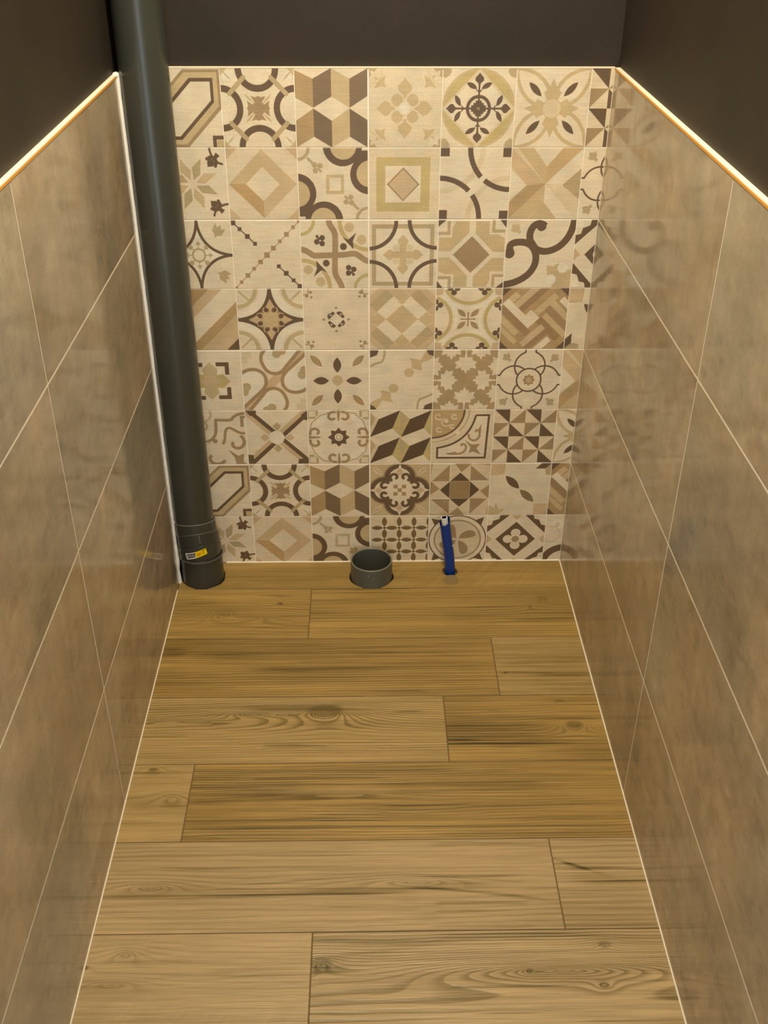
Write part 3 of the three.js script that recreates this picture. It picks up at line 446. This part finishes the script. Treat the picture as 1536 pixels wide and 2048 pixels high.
{ const sh = new THREE.Shape(); for (let i = 0; i < 40; i++) { const a = i / 40 * Math.PI * 2, q = 1 + .22 * (noise(i / 3, 5, 93) - .5), x = Math.cos(a) * .0195 * q, y = Math.sin(a) * .021 * q; i ? sh.lineTo(x, y) : sh.moveTo(x, y); }
  const hz = new THREE.Path(); hz.absarc(0, .0275, .0196, 0, Math.PI * 2); const g = new THREE.ExtrudeGeometry(sh, { depth: .0003, bevelEnabled: false }); g.rotateX(-Math.PI / 2).translate(HOSE.x, .0001, HOSE.z + .0385); mesh('floor_patch', g, std('#84704a', .8), floor); }  // thin flat patch in front of the hose, darker than the planks

// pale sealant lines where the floor meets the walls, and in the back corner
{
  const bead = (pts, r) => new THREE.TubeGeometry(new THREE.CatmullRomCurve3(pts.map((p) => new THREE.Vector3(...p)), false, 'catmullrom', .1), 60, r, 8);
  const trim = (n, label, g) => { const t = group('trim', label, 'sealant', 'structure'); t.name = 'trim_' + n; mesh('sealant_line', g, M.grout, t); };
  const wob = (n, f) => Array.from({ length: n }, (_, i) => f(i / (n - 1), .0003 * (noise(i * 1.7, n, 97) - .5)));
  trim(1, 'thin cream sealant line between the floor and left wall', bead(wob(26, (t, e) => [XL + e, .0004, .12 + t * (ZF - .13)]), .0019));
  trim(2, 'thin cream sealant line between the floor and right wall', bead(wob(26, (t, e) => [XR + e, .0004, .002 + t * (ZF - .01)]), .0021));
  trim(3, 'cream sealant line between the floor and patterned back wall', bead(wob(20, (t, e) => [-.372 + t * (XR + .371), .0006 + e, .0004]), .0026));
  trim(4, 'fine upright sealant line in the right back corner', bead(wob(12, (t, e) => [XR + .0003, .002 + t * (ROWY[4] - .003), .0003 + e]), .0008));
}

// ---------------------------------------------------------------- the standing drain pipe with its fittings
{
  const t = group('drain_pipe', 'tall dark grey drain pipe standing in the left back corner', 'pipe'); t.position.set(-.4245, 0, PIPE.z);
  // rings: [centre x from the group, y, radius, slope to the right, slope to the front]
  const loft = (rings, n = 56) => {
    const P = [], I = []; rings.forEach(([cx, y, r, sx, sz]) => { for (let k = 0; k <= n; k++) { const a = k / n * Math.PI * 2, c = Math.cos(a) * r, s = Math.sin(a) * r; P.push(cx + c, y + c * sx + s * sz, s); } });
    for (let j = 0; j + 1 < rings.length; j++) for (let k = 0; k < n; k++) { const a = j * (n + 1) + k, b = a + n + 1; I.push(a, b, a + 1, a + 1, b, b + 1); }
    const g = new THREE.BufferGeometry(); g.setAttribute('position', new THREE.Float32BufferAttribute(P, 3)); g.setIndex(I); const f = g.toNonIndexed(); f.computeVertexNormals(); g.computeVertexNormals(); return g;
  };
  const px = PIPE.x + .4245;
  mesh('pipe', loft([[px, .15, PIPE.r, 0, 0], [px, CEIL, PIPE.r, 0, 0]]), M.pvc, t);
  mesh('sleeve', loft([[.001, -.12, .0525, 0, 0], [.001, .068, .0525, 0, .06], [.001, .0695, .0542, 0, .08], [.0005, .0765, .0545, .0, .1], [.0, .078, .0535, 0, .12]]), M.pvcDark, t);
  mesh('coupling', loft([[0, .0765, .0515, .02, .12], [-.0005, .0795, .0530, .03, .14], [-.0005, .088, .0532, .12, .3], [-.001, .0985, .0530, .16, .52], [-.001, .0995, .0518, .16, .52]]), M.pvc, t);
  mesh('band', loft([[-.001, .0992, .0515, .16, .52], [-.0015, .1005, .0525, .16, .52], [-.003, .1335, .0518, .15, .5], [-.003, .1345, .0508, .15, .5]]), M.pvcDark, t);
  mesh('collar', loft([[-.004, .1342, .0500, .15, .5], [-.0045, .1355, .0508, .15, .5], [-.006, .1705, .0502, .06, .3], [-.0065, .1725, .0488, .06, .3], [px, .1725, .0478, .06, .3]]), M.pvc, t);
  const ring = (y, r, sx, sz, cx, w) => loft([[cx, y - w, r - .0006, sx, sz], [cx, y, r + .0009, sx, sz], [cx, y + w, r - .0008, sx, sz]]);
  mesh('rim', ring(.1715, .0498, .06, .3, -.006, .0014), M.pvcLight, t); mesh('seam', ring(.1352, .0510, .15, .5, -.004, .0011), M.pvcLight, t); mesh('rim', ring(.0735, .0545, 0, .1, .0005, .0018), M.pvcLight, t);
  const sm = new THREE.BoxGeometry(.0016, .022, .0012); sm.rotateX(0); sm.rotateZ(.08); mesh('mould_seam', sm.translate(.0105, .1475, .0506), M.pvcLight, t).userData.label = 'pale upright mould line';
  // adhesive label wrapped on the coupling
  const cv = document.createElement('canvas'); cv.width = 384; cv.height = 144; const g = cv.getContext('2d');
  g.fillStyle = '#f2f0ea'; g.fillRect(0, 0, 384, 144); g.fillStyle = '#23252b'; g.fillRect(22, 24, 150, 92); g.fillStyle = '#d9dade'; g.font = 'bold 66px sans-serif'; g.textAlign = 'center'; g.fillText('KGN', 94, 92); g.fillStyle = '#6b2f10'; g.fillRect(168, 18, 14, 62);
  g.fillStyle = '#f7e400'; g.fillRect(186, 0, 198, 144); g.fillStyle = '#f2ae00'; g.fillRect(206, 44, 74, 66); g.fillRect(286, 36, 60, 40); g.fillStyle = '#c07a10'; g.fillRect(216, 84, 34, 16); g.fillRect(262, 60, 22, 12); g.fillStyle = '#5c4308'; g.fillRect(318, 22, 44, 14); g.fillRect(300, 92, 40, 12);
  const ct = new THREE.CanvasTexture(cv); ct.colorSpace = THREE.SRGBColorSpace; ct.minFilter = THREE.LinearFilter;
  const nu = 24, nv = 6, P = [], U = [], I = [];
  for (let j = 0; j <= nv; j++) for (let i = 0; i <= nu; i++) { const u = i / nu, v = j / nv, x = -.0285 + u * .0515 + .003 * (1 - v), c = x + .0005, zz = Math.sqrt(.0541 * .0541 - c * c); P.push(x, .0865 + .33 * (x + .0285) + v * .0185 - .000, zz); U.push(u, v); }
  for (let j = 0; j < nv; j++) for (let i = 0; i < nu; i++) { const a = j * (nu + 1) + i, b = a + nu + 1; I.push(a, a + 1, b, b, a + 1, b + 1); }
  const lg = new THREE.BufferGeometry(); lg.setAttribute('position', new THREE.Float32BufferAttribute(P, 3)); lg.setAttribute('uv', new THREE.Float32BufferAttribute(U, 2)); lg.setIndex(I); lg.computeVertexNormals();
  mesh('label', lg, std('#ffffff', .4, { map: ct, side: THREE.DoubleSide }), t).userData.label = 'white and yellow printed sticker';
}
// white sealant strip between tile edge and pipe
{
  const t = group('trim', 'upright white sealant strip between left wall tiles and the tall pipe', 'sealant', 'structure'); t.name = 'trim_5'; t.position.set(XL, 0, .0815);
  const pts = []; for (let i = 0; i <= 60; i++) { const y = i / 60 * 1.203; const low = sstep(.2, .02, y); pts.push(new THREE.Vector3(-.0012 + .0012 * (noise(i * .9, 3, 99) - .5) * (1 + 2 * low), y - .001, .0012 * (noise(i * .7, 9, 99) - .5) + .002 * low)); }
  const g = new THREE.TubeGeometry(new THREE.CatmullRomCurve3(pts), 160, .0062, 10); const p = g.attributes.position;
  for (let i = 0; i < p.count; i++) { const y = p.getY(i), k = 1 + .35 * (noise(y * 60, 4, 98) - .5) * sstep(.5, .0, y); p.setX(i, p.getX(i) * k); p.setZ(i, p.getZ(i) * k); } g.computeVertexNormals();
  mesh('bead', g, M.silicone, t);
  const sp = new THREE.ConeGeometry(.0042, .030, 8); sp.rotateZ(-Math.PI / 2 - .75); mesh('smear', sp.translate(.013, .170, -.002), M.silicone, t);
  const cap = new THREE.SphereGeometry(.0075, 14, 10); cap.scale(1, .8, 1.5); mesh('bead_end', cap.translate(-.002, 1.1985, -.002), M.silicone, t);
}
// short drain stub in the floor
{
  const t = group('drain_stub', 'short open dark grey drain stub rising from the floor', 'pipe'); t.position.set(DRAIN.x, 0, DRAIN.z); const r = DRAIN.r;
  const lathe = (p, n = 64) => new THREE.LatheGeometry(p.map((q) => new THREE.Vector2(...q)), n);
  mesh('tube', lathe([[r, -.40], [r, .0505], [r - .0006, .0526], [r - .0016, .0534], [r - .0030, .0534], [r - .0042, .0522], [r - .0045, .05], [r - .0045, -.398], [.0001, -.398]]), M.pvcStub, t);
  mesh('rim', lathe([[r - .0041, .0523], [r - .0030, .0536], [r - .0016, .0536], [r - .0004, .0526], [r - .0002, .0515]]), M.pvcLight, t);
  const nub = new THREE.SphereGeometry(.0016, 10, 8); nub.scale(1.3, 2.2, .8); mesh('mould_mark', nub.translate(-.008, .037, Math.sqrt(r * r - .000064)), M.pvcLight, t);
}
// blue water hose
{
  const t = group('water_hose', 'short blue water hose standing cut open at the patterned wall', 'hose'); t.position.set(HOSE.x, 0, HOSE.z);
  const curve = new THREE.CatmullRomCurve3([[.001, -.06, 0], [0, 0, 0], [-.004, .05, -.0005], [-.0115, .10, -.001], [-.0185, .152, -.001]].map((p) => new THREE.Vector3(...p)));
  const g = new THREE.TubeGeometry(curve, 70, HOSE.r, 28), p = g.attributes.position;
  for (let i = 0; i < p.count; i++) { const x = p.getX(i), y = p.getY(i), z = p.getZ(i); if (y > .12) { const a = (y - .12) / .032; p.setY(i, y + a * (.30 * (x + .0185) - .50 * z)); } }
  g.computeVertexNormals(); mesh('sleeve', g, M.blue, t);
  const ic = new THREE.CatmullRomCurve3([[-.012, .11, -.001], [-.0175, .145, -.001], [-.0205, .163, -.001]].map((q) => new THREE.Vector3(...q)));
  mesh('inner_pipe', new THREE.TubeGeometry(ic, 12, .0084, 24), M.white, t);
  const rg = new THREE.RingGeometry(.0064, .0084, 28); rg.rotateX(-Math.PI / 2); rg.rotateZ(.16); mesh('cut_end', rg.translate(-.0205, .163, -.001), std('#eef2f2', .4, { side: THREE.DoubleSide }), t);
  const bore = new THREE.TubeGeometry(ic, 12, .0064, 24); mesh('bore', bore, std('#15161a', .8, { side: THREE.DoubleSide }), t);
  mesh('nick', new THREE.BoxGeometry(.0012, .006, .002).rotateZ(-.3).translate(.004, .083, .006), M.white, t);
}
// ceiling light that lights the room
{
  const t = group('ceiling_light', 'flat round white ceiling light over the middle of the room', 'lamp'); t.position.set(LAMP.x, LAMP.y, LAMP.z);
  mesh('rim', new THREE.LatheGeometry([[.15, 0], [.15, -.028], [.145, -.034], [.136, -.034], [.134, -.026]].map((q) => new THREE.Vector2(...q)), 48), M.lampRim, t);
  mesh('diffuser', new THREE.LatheGeometry([[.134, -.026], [.1, -.029], [.0001, -.031]].map((q) => new THREE.Vector2(...q)), 48), new THREE.MeshStandardMaterial({ color: '#f4efe4', emissive: LAMP.color, emissiveIntensity: 1.5, roughness: .5, side: THREE.DoubleSide }), t);
  const l = new THREE.RectAreaLight(LAMP.color, LAMP.power, .22, .22); l.position.set(LAMP.x, LAMP.y - .036, LAMP.z); l.lookAt(LAMP.x, 0, LAMP.z); scene.add(l);
}
renderer.render(scene, camera);
